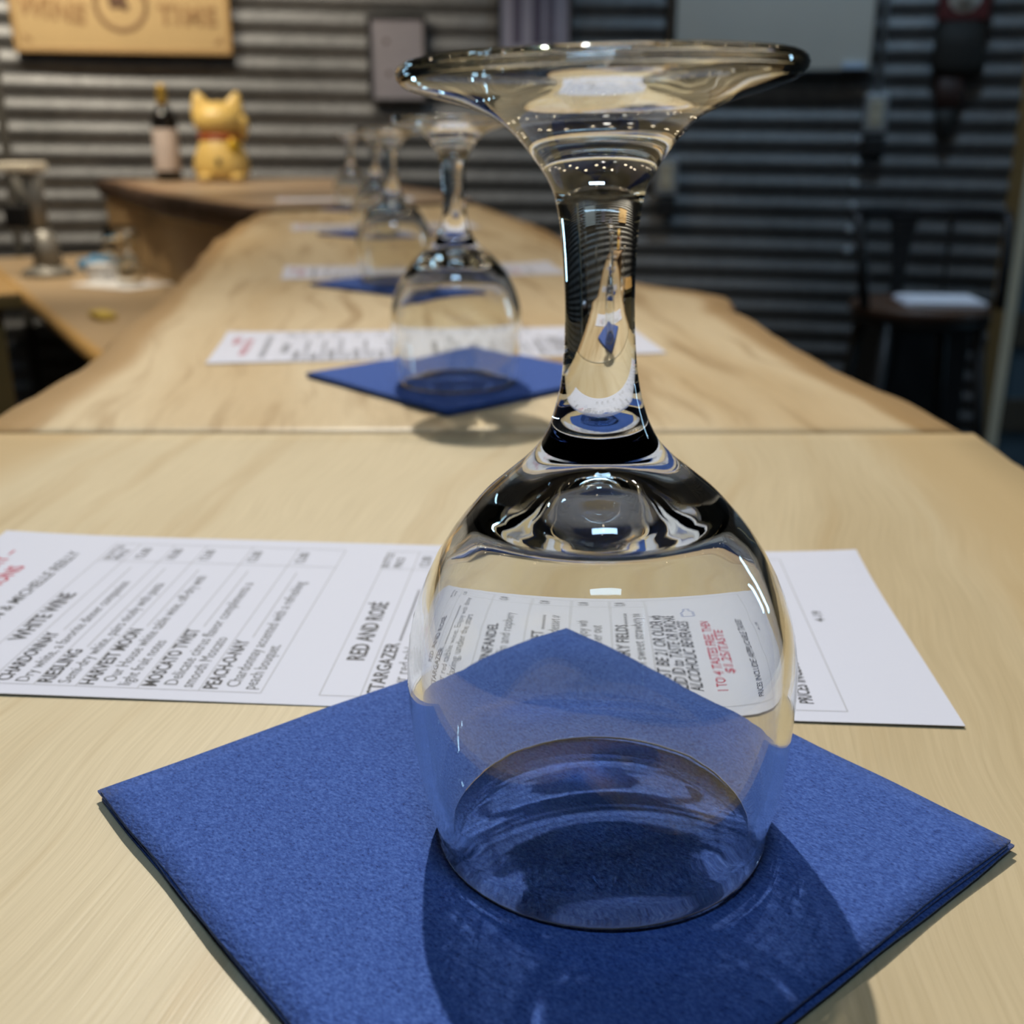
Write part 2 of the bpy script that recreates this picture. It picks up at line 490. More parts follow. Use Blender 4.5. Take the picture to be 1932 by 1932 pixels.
near = slab('bar_top_slab', [(-0.46, -0.55), (-0.36, 0.05), (-0.285, 0.33), (-0.252, 0.4783)],
            [(0.02, -0.55), (0.13, -0.1), (0.195, 0.2), (0.212, 0.33), (0.214, 0.42), (0.2135, 0.4783)], 0.045, [MAPLE, EDGE], seed=2, wob=0.004, edge_pow=2.0)
tag(near, 'pale maple bar slab in the foreground under the nearest glass', 'bar top')
far = slab('bar_top_slab', [(-0.250, 0.4790), (-0.252, 0.55), (-0.258, 0.635), (-0.272, 0.725), (-0.284, 0.816), (-0.305, 0.949), (-0.334, 1.131), (-0.365, 1.295), (-0.395, 1.47), (-0.434, 1.752), (-0.462, 2.06)],
           [(0.2125, 0.4790), (0.203, 0.551), (0.195, 0.619), (0.186, 0.705), (0.183, 0.804), (0.179, 0.857), (0.189, 0.905), (0.187, 0.933), (0.170, 0.967), (0.148, 0.985), (0.119, 1.043), (0.092, 1.3), (0.063, 1.599), (0.031, 1.81), (-0.068, 2.33)], 0.045, [MAPLE2, EDGE], seed=5, n=130, edge_pow=5.0)
tag(far, 'long wavy-edged maple bar slab beyond the seam carrying four glasses', 'bar top')
back = slab('back_counter_slab', [(-0.464, 2.064), (-0.60, 2.27), (-0.775, 2.55), (-1.0, 2.985), (-1.18, 3.36), (-1.315, 3.60)],
            [(-0.070, 2.334), (-0.12, 2.60), (-0.225, 2.91), (-0.38, 3.3), (-0.53, 3.66), (-0.60, 3.755)], 0.05, [SLAB_B, EDGE_D], ztop=0.008, seed=8, wob=0.012, undercut=0.012)
tag(back, 'brown dark-edged slab at the far end holding the cat and bottle', 'counter')

for o_ in (near, far): o_.cycles.is_caustics_receiver = True

def prism(name, poly, z0, z1, mat, parent=None, bev=0.0):
    bm = bmesh.new()
    vs = [bm.verts.new((a, b, z0)) for a, b in poly]
    f = bm.faces.new(vs)
    r = bmesh.ops.extrude_face_region(bm, geom=[f])
    for v in [g for g in r['geom'] if isinstance(g, bmesh.types.BMVert)]: v.co.z = z1
    if bev: bmesh.ops.bevel(bm, geom=bm.edges[:], offset=bev, segments=2, affect='EDGES')
    return link(name, bm_to_mesh(bm, name), mat, parent=parent, loc=None if parent else (0, 0, BAR))

# bases below the slabs
base = prism('bar_cabinet', [(-0.30, -0.5), (-0.21, 0.45), (-0.20, 0.6), (-0.26, 1.1), (-0.35, 1.6), (-0.39, 2.02), (-0.13, 2.25), (-0.03, 1.85), (0.02, 1.3), (0.05, 1.05), (0.10, 0.8), (0.13, 0.48), (0.10, 0.1), (-0.02, -0.5)], -BAR, -0.0455, DARKWOOD)
tag(base, 'dark wooden bar cabinet carrying the two maple slabs', 'bar')
pb = prism('counter_panel_base', [(-0.435, 2.10), (-1.285, 3.585), (-0.62, 3.735), (-0.16, 2.95), (-0.13, 2.40)], -BAR, -0.0425, PLY)
tag(pb, 'brown plywood panel closing the far counter below its dark edge', 'panel')

# lower work counter behind the bar
lc = empty('work_counter', (0, 0, BAR))
tag(lc, 'low tan work counter behind the bar with bright front edge', 'counter')
ctop = [(-0.60, 1.69), (-0.768, 1.967), (-1.436, 3.113), (-1.62, 3.43), (-1.31, 3.60), (-0.452, 2.10)]
prism('counter_top', ctop, -0.25, -0.22, COUNTER, lc)
bm = bmesh.new()
tube(bm, [(-0.60, 1.69, -0.235), (-0.768, 1.967, -0.235), (-1.436, 3.113, -0.235), (-1.62, 3.43, -0.235)], 0.0165, 8)
link('edge_strip', bm_to_mesh(bm, 'edge_strip'), CAB, lc, smooth=True)
prism('support_panel', [(-0.62, 2.3), (-1.33, 3.5), (-1.30, 3.52), (-0.59, 2.32)], -BAR, -0.25, DARKWOOD, lc)

# ------------------------------------------------------------------ wine glasses
OUTER = [(30.6, 0.65), (30.85, 1.3), (30.75, 2.1), (30.7, 3.0), (31.0, 4.6), (31.75, 7.5), (32.6, 11.0), (33.3, 15.0), (33.95, 21.0), (34.35, 27.0), (34.5, 32.0), (34.3, 36.5),
         (33.5, 41.5), (32.6, 44.6), (31.6, 47.6), (30.4, 50.5), (28.9, 53.5), (27.05, 56.5), (25.0, 59.5), (22.6, 62.4), (19.8, 65.4), (16.3, 68.4), (12.75, 71.4),
         (10.1, 74.3), (8.45, 77.3), (7.42, 80.3), (6.7, 83.2), (6.22, 86.2), (5.93, 89.2), (5.75, 92.2), (5.64, 95.1), (5.62, 98.1), (5.68, 101.1), (5.8, 104.1),
         (5.98, 107.0), (6.28, 110.0), (6.6, 112.0), (7.25, 114.7), (8.5, 117.3), (10.4, 120.0), (12.6, 122.7), (15.4, 125.2), (17.9, 126.5), (21.3, 127.7), (25.4, 128.8), (28.5, 129.8), (30.1, 130.7), (30.7, 131.8),
         (30.5, 132.9), (29.7, 133.6), (28.2, 133.95), (25.5, 134.0), (20.0, 133.85), (12.0, 133.7), (5.0, 133.62), (0.0, 133.6)]
# inside of the bowl: heavy base (dome), then a thin wall parallel to the outside
INNER_DOME = [(0.0, 67.6), (3.0, 67.15), (6.5, 65.85), (10.0, 64.15), (13.3, 62.7), (16.7, 61.4), (20.0, 60.0)]
INNER_RIM = [(29.35, 6.0), (28.85, 3.2), (28.6, 1.9), (28.6, 1.0)]
def inner_curve():
    o = smooth_curve(OUTER, 400); mid = []
    for k in range(1, len(o) - 1):
        (r0, z0), (r1, z1), (r2, z2) = o[k - 1], o[k], o[k + 1]
        if 9.0 < z1 < 59.8 and k % 5 == 0:
            dr, dz = r2 - r0, z2 - z0; l = math.hypot(dr, dz)
            t = 2.30 + 0.035 * max(0, z1 - 55.0) ** 2
            mid.append((r1 - dz / l * t, z1 + dr / l * t))
    return INNER_DOME + mid[::-1] + INNER_RIM
LIP = [(28.6, 1.0), (28.85, 0.35), (29.6, 0.05), (30.15, 0.15), (30.6, 0.65)]
def wineglass_mesh():
    def thin(c, zlim, step):            # fewer rings where the wall is gently curved
        return [p for k, p in enumerate(c) if p[1] > zlim or k % step == 0 or k in (0, len(c) - 1)]
    o = thin(smooth_curve(OUTER, 190), 58.0, 4); i = thin(smooth_curve(inner_curve(), 130), 58.0, 4); l = smooth_curve(LIP, 9)
    o[-1] = (0.0, o[-1][1]); i[0] = (0.0, i[0][1])
    prof = [(r / 1000, z / 1000) for r, z in i + l[1:-1] + o]
    bm = bmesh.new(); lathe(bm, prof, 48)
    return bm_to_mesh(bm, 'wine_glass')
GM = wineglass_mesh()
GM.materials.append(GLASS)
for p in GM.polygons: p.use_smooth = True
GL = [((0.01665, 0.1766, 0.0034), (0, R(-1.508), 0), 'large clear wine glass upside down in the foreground, in sharp focus'),
      ((-0.0293, 0.574, 0.0032), (0, 0, 0.3), 'upside-down wine glass next behind the foreground one'),
      ((-0.108, 1.025, 0.0032), (0, 0, 0.9), 'third upside-down wine glass counting from the camera'),
      ((-0.187, 1.56, 0.0032), (0, 0, 1.4), 'fourth upside-down wine glass, second smallest in the row'),
      ((-0.302, 2.14, 0.0032), (0, 0, 2.0), 'smallest and farthest upside-down wine glass in the row')]
glasses = []
for k, (p, rot, lab) in enumerate(GL):
    o = bpy.data.objects.new('wine_glass', GM); COL.objects.link(o)
    o.location = (p[0], p[1], p[2] + BAR); o.rotation_euler = rot
    tag(o, lab, 'wine glass', 'wine glasses set upside down along the bar')
    if k < 2: o.cycles.is_caustics_caster = True
    glasses.append(o)

# ------------------------------------------------------------------ napkins
def ply_mesh(name, sx, sy, seed, t, amp):
    """one thin tissue ply with soft, slightly wavy borders"""
    n = 26
    bm = bmesh.new(); top = []; bot = []
    for j in range(n + 1):
        rt, rb = [], []
        for i in range(n + 1):
            u, v = i / n - 0.5, j / n - 0.5
            e = max(abs(u), abs(v)) * 2
            wx = noise.noise(Vector((u * 7, v * 7, seed))) * 0.0005
            wy = noise.noise(Vector((u * 7, v * 7, seed + 5))) * 0.0005
            k = max(0.0, (e - 0.93) / 0.07)
            z = amp * noise.noise(Vector((u * 4, v * 4, seed + 9))) * max(0, e - 0.55) * 2
            rt.append(bm.verts.new((u * sx + wx, v * sy + wy, t + z - 0.00015 * k * k)))
            rb.append(bm.verts.new((u * sx + wx, v * sy + wy, z + 0.00005 * k)))
        top.append(rt); bot.append(rb)
    for j in range(n):
        for i in range(n):
            bm.faces.new((top[j][i], top[j][i + 1], top[j + 1][i + 1], top[j + 1][i]))
            bm.faces.new((bot[j][i], bot[j + 1][i], bot[j + 1][i + 1], bot[j][i + 1]))
    for k in range(n):
        bm.faces.new((top[0][k], bot[0][k], bot[0][k + 1], top[0][k + 1]))
        bm.faces.new((top[n][k + 1], bot[n][k + 1], bot[n][k], top[n][k]))
        bm.faces.new((top[k + 1][0], bot[k + 1][0], bot[k][0], top[k][0]))
        bm.faces.new((top[k][n], bot[k][n], bot[k + 1][n], top[k + 1][n]))
    return bm_to_mesh(bm, name)
PLIES = [ply_mesh('ply', 0.1244, 0.1232, 3, 0.00062, 0.0001), ply_mesh('ply', 0.1249, 0.1240, 13, 0.00066, 0.00025),
         ply_mesh('ply', 0.1243, 0.1244, 23, 0.00066, 0.00025), ply_mesh('ply', 0.1246, 0.1238, 33, 0.00075, 0.0)]
for m in PLIES:
    m.materials.append(NAPKIN)
    for p in m.polygons: p.use_smooth = True
NP = [((0.0050, 0.1800), 39.41, 'large blue paper napkin under the foreground wine glass'),
      ((-0.027, 0.597), 42.5, 'blue paper napkin under the second wine glass'),
      ((-0.096, 1.012), 50, 'blue paper napkin under the third wine glass'),
      ((-0.185, 1.575), 47, 'blue paper napkin under the fourth wine glass'),
      ((-0.310, 2.17), 52, 'tiny distant blue napkin under the farthest wine glass')]
for k, ((x, y), a, lab) in enumerate(NP):
    t = empty('paper_napkin', (x, y, BAR + (0.008 if y > 2.3 else 0.0)), R(a))
    tag(t, lab, 'napkin', 'blue napkins at each tasting place')
    z = 0.00012
    for j, m in enumerate(PLIES):
        o = bpy.data.objects.new('ply', m); COL.objects.link(o); o.parent = t
        o.location = ((0, 0.0005, -0.0004, 0.0)[j], (0, -0.0007, 0.0004, 0.0)[j], z)
        o.rotation_euler = (0, 0, R((0.0, 0.35, -0.3, 0.0)[j]))
        z += (0.00064, 0.00068, 0.00068, 0.0)[j] + 0.00006
        if k < 2: o.cycles.is_caustics_receiver = True

# ------------------------------------------------------------------ menus
ML, MW = 0.2794, 0.10795        # page 11 x 4.25 in; a = distance from the page top (left), v = across (away from the camera)
def page_z(a, v):
    c = max(0.0, (a - 0.235) / 0.044) * max(0.0, (v - 0.07) / 0.038)
    c2 = max(0.0, (0.05 - a) / 0.05) * max(0.0, (v - 0.06) / 0.048)
    return 0.00035 + 0.0016 * c * c + 0.0012 * c2 * c2 + 0.00025 * math.sin(a * 23 + 1)
def page_mesh():
    bm = bmesh.new(); nu, nv = 36, 12; t = 0.00016
    T, Bt = [], []
    for i in range(nu + 1):
        rt, rb = [], []
        for j in range(nv + 1):
            a, v = ML * i / nu, MW * j / nv
            rt.append(bm.verts.new((a - ML, v, page_z(a, v)))); rb.append(bm.verts.new((a - ML, v, page_z(a, v) - t)))
        T.append(rt); Bt.append(rb)
    for i in range(nu):
        for j in range(nv):
            bm.faces.new((T[i][j], T[i + 1][j], T[i + 1][j + 1], T[i][j + 1]))
            bm.faces.new((Bt[i][j], Bt[i][j + 1], Bt[i + 1][j + 1], Bt[i + 1][j]))
    for i in range(nu):
        bm.faces.new((T[i][0], Bt[i][0], Bt[i + 1][0], T[i + 1][0])); bm.faces.new((T[i + 1][nv], Bt[i + 1][nv], Bt[i][nv], T[i][nv]))
    for j in range(nv):
        bm.faces.new((T[0][j + 1], Bt[0][j + 1], Bt[0][j], T[0][j])); bm.faces.new((T[nu][j], Bt[nu][j], Bt[nu][j + 1], T[nu][j + 1]))
    return bm_to_mesh(bm, 'sheet')

# (text, baseline a mm, start v mm, cap size mm, width factor, ink, bold, slant)
TX = []
def T(s, a, v, size, wf=1.0, ink=0, bold=0.0, slant=0.0, end=None): TX.append((s, a, v, size, wf, ink, bold, slant, end))
T('WINERY \u2013', 12.6, None, 5.0, 1.0, 2, 0.02, 0, 92.0)
T('WINE SELECTIONS', 20.8, None, 5.0, 0.98, 2, 0.02, 0, 79.5)
T('OWNERS: JIM & MICHELLE REILLY', 32.6, None, 3.9, 1.0, 0, 0.008, 0.2, 93.0)
T('WHITE WINE', 46.0, 28.5, 4.7, 1.0, 0, 0.022, 0, 60.0)
T('CHARDONNAY', 53.4, 6.4, 3.8, 1.0, 0, 0.022, 0, 33.9)
T('Dry white, a favorite dinner companion', 58.2, 6, 3.5, 1.0, 1, 0.0, 0, 69.6)
T('RIESLING', 64.2, 5.9, 3.8, 1.0, 0, 0.022, 0, 24.2)
T('Semi-dry white, pairs nicely with pasta', 68.8, 6.1, 3.5, 1.0, 1, 0.0, 0, 69.1)
T('HARVEST MOON', 74.8, 5.7, 3.8, 1.0, 0, 0.022, 0, 37.6)
T('Our House white table wine, off-dry with', 79.4, 7.5, 3.5, 1.0, 1, 0.0, 0, 75.7)
T('light fruit notes', 83.8, 6, 3.5, 1.0, 1, 0.0, 0, 31)
T('MOSCATO TWIST', 90.2, 6.1, 3.8, 1.0, 0, 0.022, 0, 38.7)
T('Delicate citrus flavor compliments a', 95.0, 7, 3.5, 1.0, 1, 0.0, 0, 71.6)
T('smooth Moscato', 99.2, 6.2, 3.5, 1.0, 1, 0.0, 0, 34.1)
T('PEACH-O-NAY', 105.4, 5.9, 3.8, 1.0, 0, 0.022, 0, 33.1)
T('Chardonnay accented with a refreshing', 110.2, 7.3, 3.5, 1.0, 1, 0.0, 0, 73.6)
T('peach bouquet.', 114.4, 6.4, 3.5, 1.0, 1, 0.0, 0, 30.9)
for a, s in ((44.2, 'BOTTLE'), (47.4, 'PRICE'), (132.6, 'BOTTLE'), (136.6, 'PRICE')): T(s, a, 87.2, 2.5, 1.0, 1, 0.01)
for a, s in ((54.2, '12.00'), (64.4, '10.00'), (75.0, '12.00'), (90.4, '12.00'), (105.6, '12.00'), (145.0, '12.00'), (166.0, '12.00'), (181.0, '12.00'), (194.0, '12.00'), (206.0, '12.00')): T(s, a, 88.0, 3.2, 1.0, 1, 0.012)
T('RED AND ROS\u00c9', 137.6, 23.6, 4.7, 1.0, 0, 0.022, 0, 60.6)
T('STARGAZER ...............................', 145.2, 6.3, 3.8, 0.98, 0, 0.018)
T('Our red table wine. Enjoy with dinner', 150.0, 7.2, 3.5, 1.02, 1)
T('or relaxing under the stars', 154.4, 6.6, 3.5, 1.02, 1)
T('WHITE ZINFANDEL', 165.8, 6.3, 3.8, 0.98, 0, 0.022)
T('A blend of Zin and raspberry', 170.4, 6.6, 3.5, 1.02, 1)
T('HARVEST SUNSET ................', 180.8, 6.3, 3.8, 0.98, 0, 0.018)
T('Semi-sweet red for dessert or', 185.4, 6.6, 3.5, 1.02, 1)
T('any occasion. Enjoy with', 194.0, 12.0, 3.5, 1.02, 1)
T('friends or dinner out', 198.2, 12.0, 3.5, 1.02, 1)
T('STRAWBERRY FIELDS.................', 206.0, 6.3, 3.8, 0.98, 0, 0.018)
T('Rose with sweet strawberry mix', 210.4, 8.0, 3.5, 1.02, 1)
T('MUST BE 21 OR OLDER with', 216.8, 13.5, 3.9, 1.0, 0, 0.016, 0.22, 67.5)
T('VALID ID to TASTE OR PURCHASE', 221.0, 10.5, 3.9, 1.0, 0, 0.016, 0.22, 66.0)
T('ALCOHOLIC BEVERAGES', 225.2, 14.0, 3.9, 1.0, 0, 0.016, 0.22, 57.5)
T('1 TO 4 TASTES FREE, THEN', 232.6, 13.5, 3.5, 1.0, 2, 0.014, 0, 57.5)
T('$1.25/TASTE', 236.6, 24.0, 3.5, 1.0, 2, 0.014)
T('PRICES INCLUDE APPLICABLE TAXES', 247.4, 8.0, 3.4, 1.0, 0, 0.016, 0.1, 60.5)
T('4-19', 259.4, 55.0, 2.8, 1.0, 0, 0.006)

def print_mesh():
    tmp = []
    for s, a, v, size, wf, ink, bold, slant, end in TX:
        c = bpy.data.curves.new('t', 'FONT'); c.body = s; c.size = 1.0; c.resolution_u = 2; c.offset = bold; c.shear = slant; c.fill_mode = 'FRONT'
        o = bpy.data.objects.new('t', c); COL.objects.link(o); tmp.append((o, c, a, v, size, wf, ink, end))
    bpy.context.view_layer.update()
    dg = bpy.context.evaluated_depsgraph_get()
    verts, faces, mi = [], [], []
    for o, c, a, v, size, wf, ink, end in tmp:
        me = o.evaluated_get(dg).to_mesh()
        b0 = len(verts)
        k = size / 0.73 / 1000          # size is the cap height
        x1 = max(q.co.x for q in me.vertices)
        if end is not None:             # fit the measured run of the line, or end there when no start is given
            if v is None: v = end - x1 * k * wf * 1000
            else: wf = (end - v) / 1000 / (x1 * k)
        for q in me.vertices:
            aa = a / 1000 - q.co.y * k; vv = v / 1000 + q.co.x * k * wf
            vv = min(vv, MW - 0.001)
            verts.append((aa - ML, vv, page_z(aa, vv) + 0.00005))
        for f in me.polygons:
            faces.append(tuple(b0 + i for i in f.vertices)[::-1]); mi.append(ink)
        o.evaluated_get(dg).to_mesh_clear()
    for o, c, *_ in tmp:
        bpy.data.objects.remove(o); bpy.data.curves.remove(c)
    def rule(a0, v0, a1, v1, wd=0.00028):
        n = 12
        for i in range(n):
            p = [(a0 + (a1 - a0) * (i + d) / n, v0 + (v1 - v0) * (i + d) / n) for d in (0, 1)]
            da, dv = (0, wd) if abs(a1 - a0) > abs(v1 - v0) else (wd, 0)
            q = [(p[0][0], p[0][1]), (p[1][0], p[1][1]), (p[1][0] + da, p[1][1] + dv), (p[0][0] + da, p[0][1] + dv)]
            b0 = len(verts)
            for x, y in q: verts.append((x - ML, y, page_z(x, y) + 0.00004))
            faces.append((b0, b0 + 1, b0 + 2, b0 + 3)); mi.append(3)
    near_, far_, col_ = 0.0048, 0.1010, 0.0860
    for a0, a1, rows in ((0.0405, 0.1163, (0.0405, 0.0487, 0.0602, 0.0707, 0.0860, 0.1011, 0.1163)),
                         (0.1305, 0.2543, (0.1305, 0.1403, 0.1600, 0.1750, 0.1885, 0.2010, 0.2125, 0.2543))):
        rule(a0, near_, a1, near_); rule(a0, far_, a1, far_); rule(a0, col_, min(a1, 0.2125), col_)
        for q in rows: rule(q, near_, q, far_)
    for q, v0 in ((0.0534, 35.5), (0.0642, 26), (0.0748, 39.5), (0.0902, 40.5), (0.1054, 35)): rule(q, v0 / 1000, q, 0.081, 0.00035)
    # small line drawing of a bottle beside the age notice
    pts = [(0.2240, 0.0630), (0.2240, 0.0700), (0.2250, 0.0725), (0.2252, 0.0770), (0.2268, 0.0770), (0.2270, 0.0725), (0.2282, 0.0700), (0.2282, 0.0630)]
    for (a, b), (c, d) in zip(pts, pts[1:] + pts[:1]):
        dx, dy = c - a, d - b; l = math.hypot(dx, dy); ox, oy = -dy / l * 0.0002, dx / l * 0.0002
        b0 = len(verts)
        for x, y in ((a - ox, b - oy), (c - ox, d - oy), (c + ox, d + oy), (a + ox, b + oy)): verts.append((x - ML, y, page_z(x, y) + 0.00004))
        faces.append((b0, b0 + 1, b0 + 2, b0 + 3)); mi.append(4)
    me = bpy.data.meshes.new('printed_text'); me.from_pydata(verts, [], faces)
    for m in (INK, INKG, REDINK, RULE, BLUEINK): me.materials.append(m)
    me.polygons.foreach_set('material_index', mi)
    return me
SHEET = page_mesh(); SHEET.materials.append(PAPER)
PRINT = print_mesh()
MN = [((0.10210, 0.21692, 0), -3.93, 'printed wine price list lying behind the foreground glass'),
      ((0.0960, 0.6725, 0), 7.0, 'printed wine list behind the second glass'),
      ((0.0560, 1.0950, 0), 9.0, 'pale wine list strip behind the third glass'),
      ((-0.0480, 1.690, 0), 10.0, 'blurred white menu strip behind the fourth glass'),
      ((-0.1980, 2.318, 0.0085), 10.0, 'farthest white menu strip, at the end of the bar')]
for (x, y, z), a, lab in MN:
    t = empty('wine_menu', (x, y, z + BAR + 0.00012), R(a))
    tag(t, lab, 'menu', 'paper menus at each tasting place')
    o = bpy.data.objects.new('sheet', SHEET); COL.objects.link(o); o.parent = t
    o = bpy.data.objects.new('printed_text', PRINT); COL.objects.link(o); o.parent = t

# ------------------------------------------------------------------ things on the wall
def frame_at(name, x, z, off, label, cat):
    """an Empty hung on the round wall, local -Y faces the room, local Z up"""
    y = wall_y(x, off)
    a = math.atan2(x, y - WCY)
    o = empty(name, (x, y, z + BAR), -a)
    tag(o, label, cat)
    return o

def text_part(s, size, mat, parent, loc, rot=0.0, wf=1.0, bold=0.0, name='lettering', depth=0.0008):
    c = bpy.data.curves.new('t', 'FONT'); c.body = s; c.size = size; c.align_x = 'CENTER'; c.align_y = 'CENTER'; c.resolution_u = 3; c.offset = bold; c.extrude = depth
    o = bpy.data.objects.new('t', c); COL.objects.link(o); bpy.context.view_layer.update()
    me = bpy.data.meshes.new_from_object(o.evaluated_get(bpy.context.evaluated_depsgraph_get()))
    bpy.data.objects.remove(o); bpy.data.curves.remove(c)
    me.transform(Matrix.Rotation(R(90), 4, 'X') @ Matrix.Rotation(rot, 4, 'Z') @ Matrix.Diagonal((wf, 1, 1, 1)))
    me.name = name; me.materials.clear()
    return link(name, me, mat, parent, loc)

# wooden sign
sg = frame_at('wall_sign', -1.19, 0.553, 0.045, 'tan wooden sign reading WINE TIME on the bright corrugated wall', 'sign')
link('panel', mbox('panel', -0.310, 0.310, -0.008, 0.008, -0.165, 0.165, 0.002), SIGNWOOD, sg)
for nm, b in (('rim_board', (-0.318, 0.318, -0.012, 0.010, -0.176, -0.160)), ('rim_board', (-0.318, 0.318, -0.012, 0.010, 0.160, 0.176)),
              ('rim_board', (-0.320, -0.304, -0.0125, 0.010, -0.160, 0.160)), ('rim_board', (0.304, 0.320, -0.0125, 0.010, -0.160, 0.160))):
    link(nm, mbox(nm, *b, 0.003), SIGNRIM, sg)
for k, (ch, x, z, r_) in enumerate((('W', -0.258, -0.050, -8), ('I', -0.214, -0.056, -8), ('N', -0.172, -0.062, -8), ('E', -0.124, -0.069, -8))):
    text_part(ch, 0.074, SIGNINK2, sg, (x, -0.0092, z), R(r_), 0.95, 0.004)
for k, (ch, x, z, r_) in enumerate((('T', 0.128, -0.066, 0), ('I', 0.163, -0.066, 0), ('M', 0.209, -0.068, 0), ('E', 0.260, -0.068, 0))):
    text_part(ch, 0.074, SIGNINK2, sg, (x, -0.0092, z), R(r_), 0.95, 0.004)
bm = bmesh.new(); tube(bm, [(0.073 * math.cos(t * math.pi / 24) - 0.0, 0, 0.073 * math.sin(t * math.pi / 24)) for t in range(48)], 0.0075, 8, True)
me = bm_to_mesh(bm, 'emblem_ring'); me.transform(Matrix.Diagonal((1, 0.15, 1, 1)))
link('emblem_ring', me, SIGNINK, sg, (-0.002, -0.009, -0.036), smooth=True)
bm = bmesh.new()
for bx, bz, br in ((-0.018, 0.0, 0.015), (0.0, 0.004, 0.016), (-0.006, 0.02, 0.014), (0.012, -0.008, 0.012), (0.008, 0.022, 0.012), (-0.026, 0.016, 0.011)):
    g = bmesh.ops.create_uvsphere(bm, u_segments=12, v_segments=8, radius=br)
    for v in g['verts']: v.co = Vector((v.co.x + bx, v.co.y * 0.12, v.co.z + bz))
link('grape_emblem', bm_to_mesh(bm, 'grape_emblem'), SIGNINK3, sg, (-0.002, -0.009, -0.036), smooth=True)
for sx in (-1, 1):
    bm = bmesh.new(); vs = [bm.verts.new(p) for p in ((sx * 0.290, 0, -0.145), (sx * 0.262, 0, -0.145), (sx * 0.290, 0, -0.120))]
    bm.faces.new(vs); r = bmesh.ops.extrude_face_region(bm, geom=bm.faces[:])
    for v in [g for g in r['geom'] if isinstance(g, bmesh.types.BMVert)]: v.co.y -= 0.001
    link('corner_mark', bm_to_mesh(bm, 'corner_mark'), SIGNINK2, sg, (0, -0.0082, 0))

# two framed prints
PRINT1 = plain('lavender_print', (0.215, 0.205, 0.235), 0.6, var=0.12, scale=14)
PRINT2 = plain('lilac_print', (0.27, 0.265, 0.34), 0.6, var=0.1, scale=14)
PRINTD = plain('print_dark', (0.075, 0.065, 0.11), 0.6)
PRINTB = plain('print_brown', (0.07, 0.045, 0.05), 0.6)
def picture(x, z, wd, ht, label, mat):
    t = frame_at('framed_print', x, z, 0.03, label, 'picture')
    b = 0.012
    for bb in ((-wd / 2, wd / 2, -0.012, 0.012, ht / 2 - b, ht / 2), (-wd / 2, wd / 2, -0.012, 0.012, -ht / 2, -ht / 2 + b),
               (-wd / 2, -wd / 2 + b, -0.012, 0.012, -ht / 2 + b, ht / 2 - b), (wd / 2 - b, wd / 2, -0.012, 0.012, -ht / 2 + b, ht / 2 - b)):
        link('frame_bar', mbox('frame_bar', *bb, 0.002), BLACK, t)
    link('print', mbox('print', -wd / 2 + b, wd / 2 - b, -0.004, 0.006, -ht / 2 + b, ht / 2 - b), mat, t)
    return t
p1 = picture(-0.368, 0.372, 0.190, 0.262, 'narrow black-framed grey print left of the big glass foot', PRINT1)
for x, z in ((-0.034, 0.052), (-0.028, -0.044)):
    bm = bmesh.new(); lathe(bm, [(0, 0), (0.008, 0)], 16); me = bm_to_mesh(bm, 'motif'); me.transform(Matrix.Rotation(R(90), 4, 'X'))
    link('motif', me, PRINTB, p1, (x, -0.0046, z))
p2 = picture(0.073, 0.52, 0.242, 0.30, 'black-framed lilac print with dark bars above the big glass', PRINT2)
for x0, x1 in ((-0.070, -0.042), (-0.008, 0.024), (0.040, 0.062)):
    link('motif', mbox('motif', x0, x1, -0.0052, -0.0042, -0.105, 0.09), PRINTD, p2)

# whiteboard with dark frame
wb = frame_at('notice_board', 0.815, 0.56, 0.06, 'large grey board with thin dark frame at the top right', 'board')
link('board_panel', mbox('board_panel', -0.300, 0.300, -0.004, 0.010, -0.225, 0.225), plain('grey_board', (0.60, 0.58, 0.52), 0.30, var=0.06, scale=4), wb)
for bb in ((-0.312, 0.312, -0.010, 0.012, -0.238, -0.225), (-0.312, 0.312, -0.010, 0.012, 0.225, 0.238), (-0.312, -0.300, -0.010, 0.012, -0.225, 0.225), (0.300, 0.312, -0.010, 0.012, -0.225, 0.225)):
    link('frame_bar', mbox('frame_bar', *bb, 0.002), BLACK, wb)
link('glare_patch', mbox('glare_patch', 0.215, 0.285, -0.020, -0.004, -0.226, -0.206, 0.004), plain('board_glare', (0.55, 0.68, 0.85), 0.25), wb)  # pale block stands in for the glare at the board's lower right

# electric conduits and socket boxes
def socket(x, z, cz1, label):
    t = frame_at('wall_socket', x, z, 0.02, label, 'socket')
    link('box', mbox('box', -0.036, 0.036, -0.035, 0.012, -0.058, 0.058, 0.004), GALV_BOX, t)
    link('cover_plate', mbox('cover_plate', -0.020, 0.020, -0.0385, -0.0345, -0.040, 0.040, 0.002), IVORY, t)
    for dz in (-0.020, 0.020):
        link('outlet', mbox('outlet', -0.013, 0.013, -0.0400, -0.0380, dz - 0.012, dz + 0.012, 0.001), plain('outlet_face', (0.45, 0.40, 0.30), 0.4), t)
    bm = bmesh.new(); tube(bm, [(0, -0.012, 0.055), (0, -0.012, cz1)], 0.0115, 12)
    link('conduit', bm_to_mesh(bm, 'conduit'), GALV_BOX, t, smooth=True)
    link('dark_block', mbox('dark_block', -0.034, 0.034, -0.040, -0.004, -0.125, -0.070, 0.006), BLACK, t)  # black block below the socket box
    return t
socket(1.150, 0.205, 0.9, 'grey socket box with conduit right of the grey board')
socket(0.512, 0.012, 0.9, 'dim socket box on conduit just right of the glass stem')

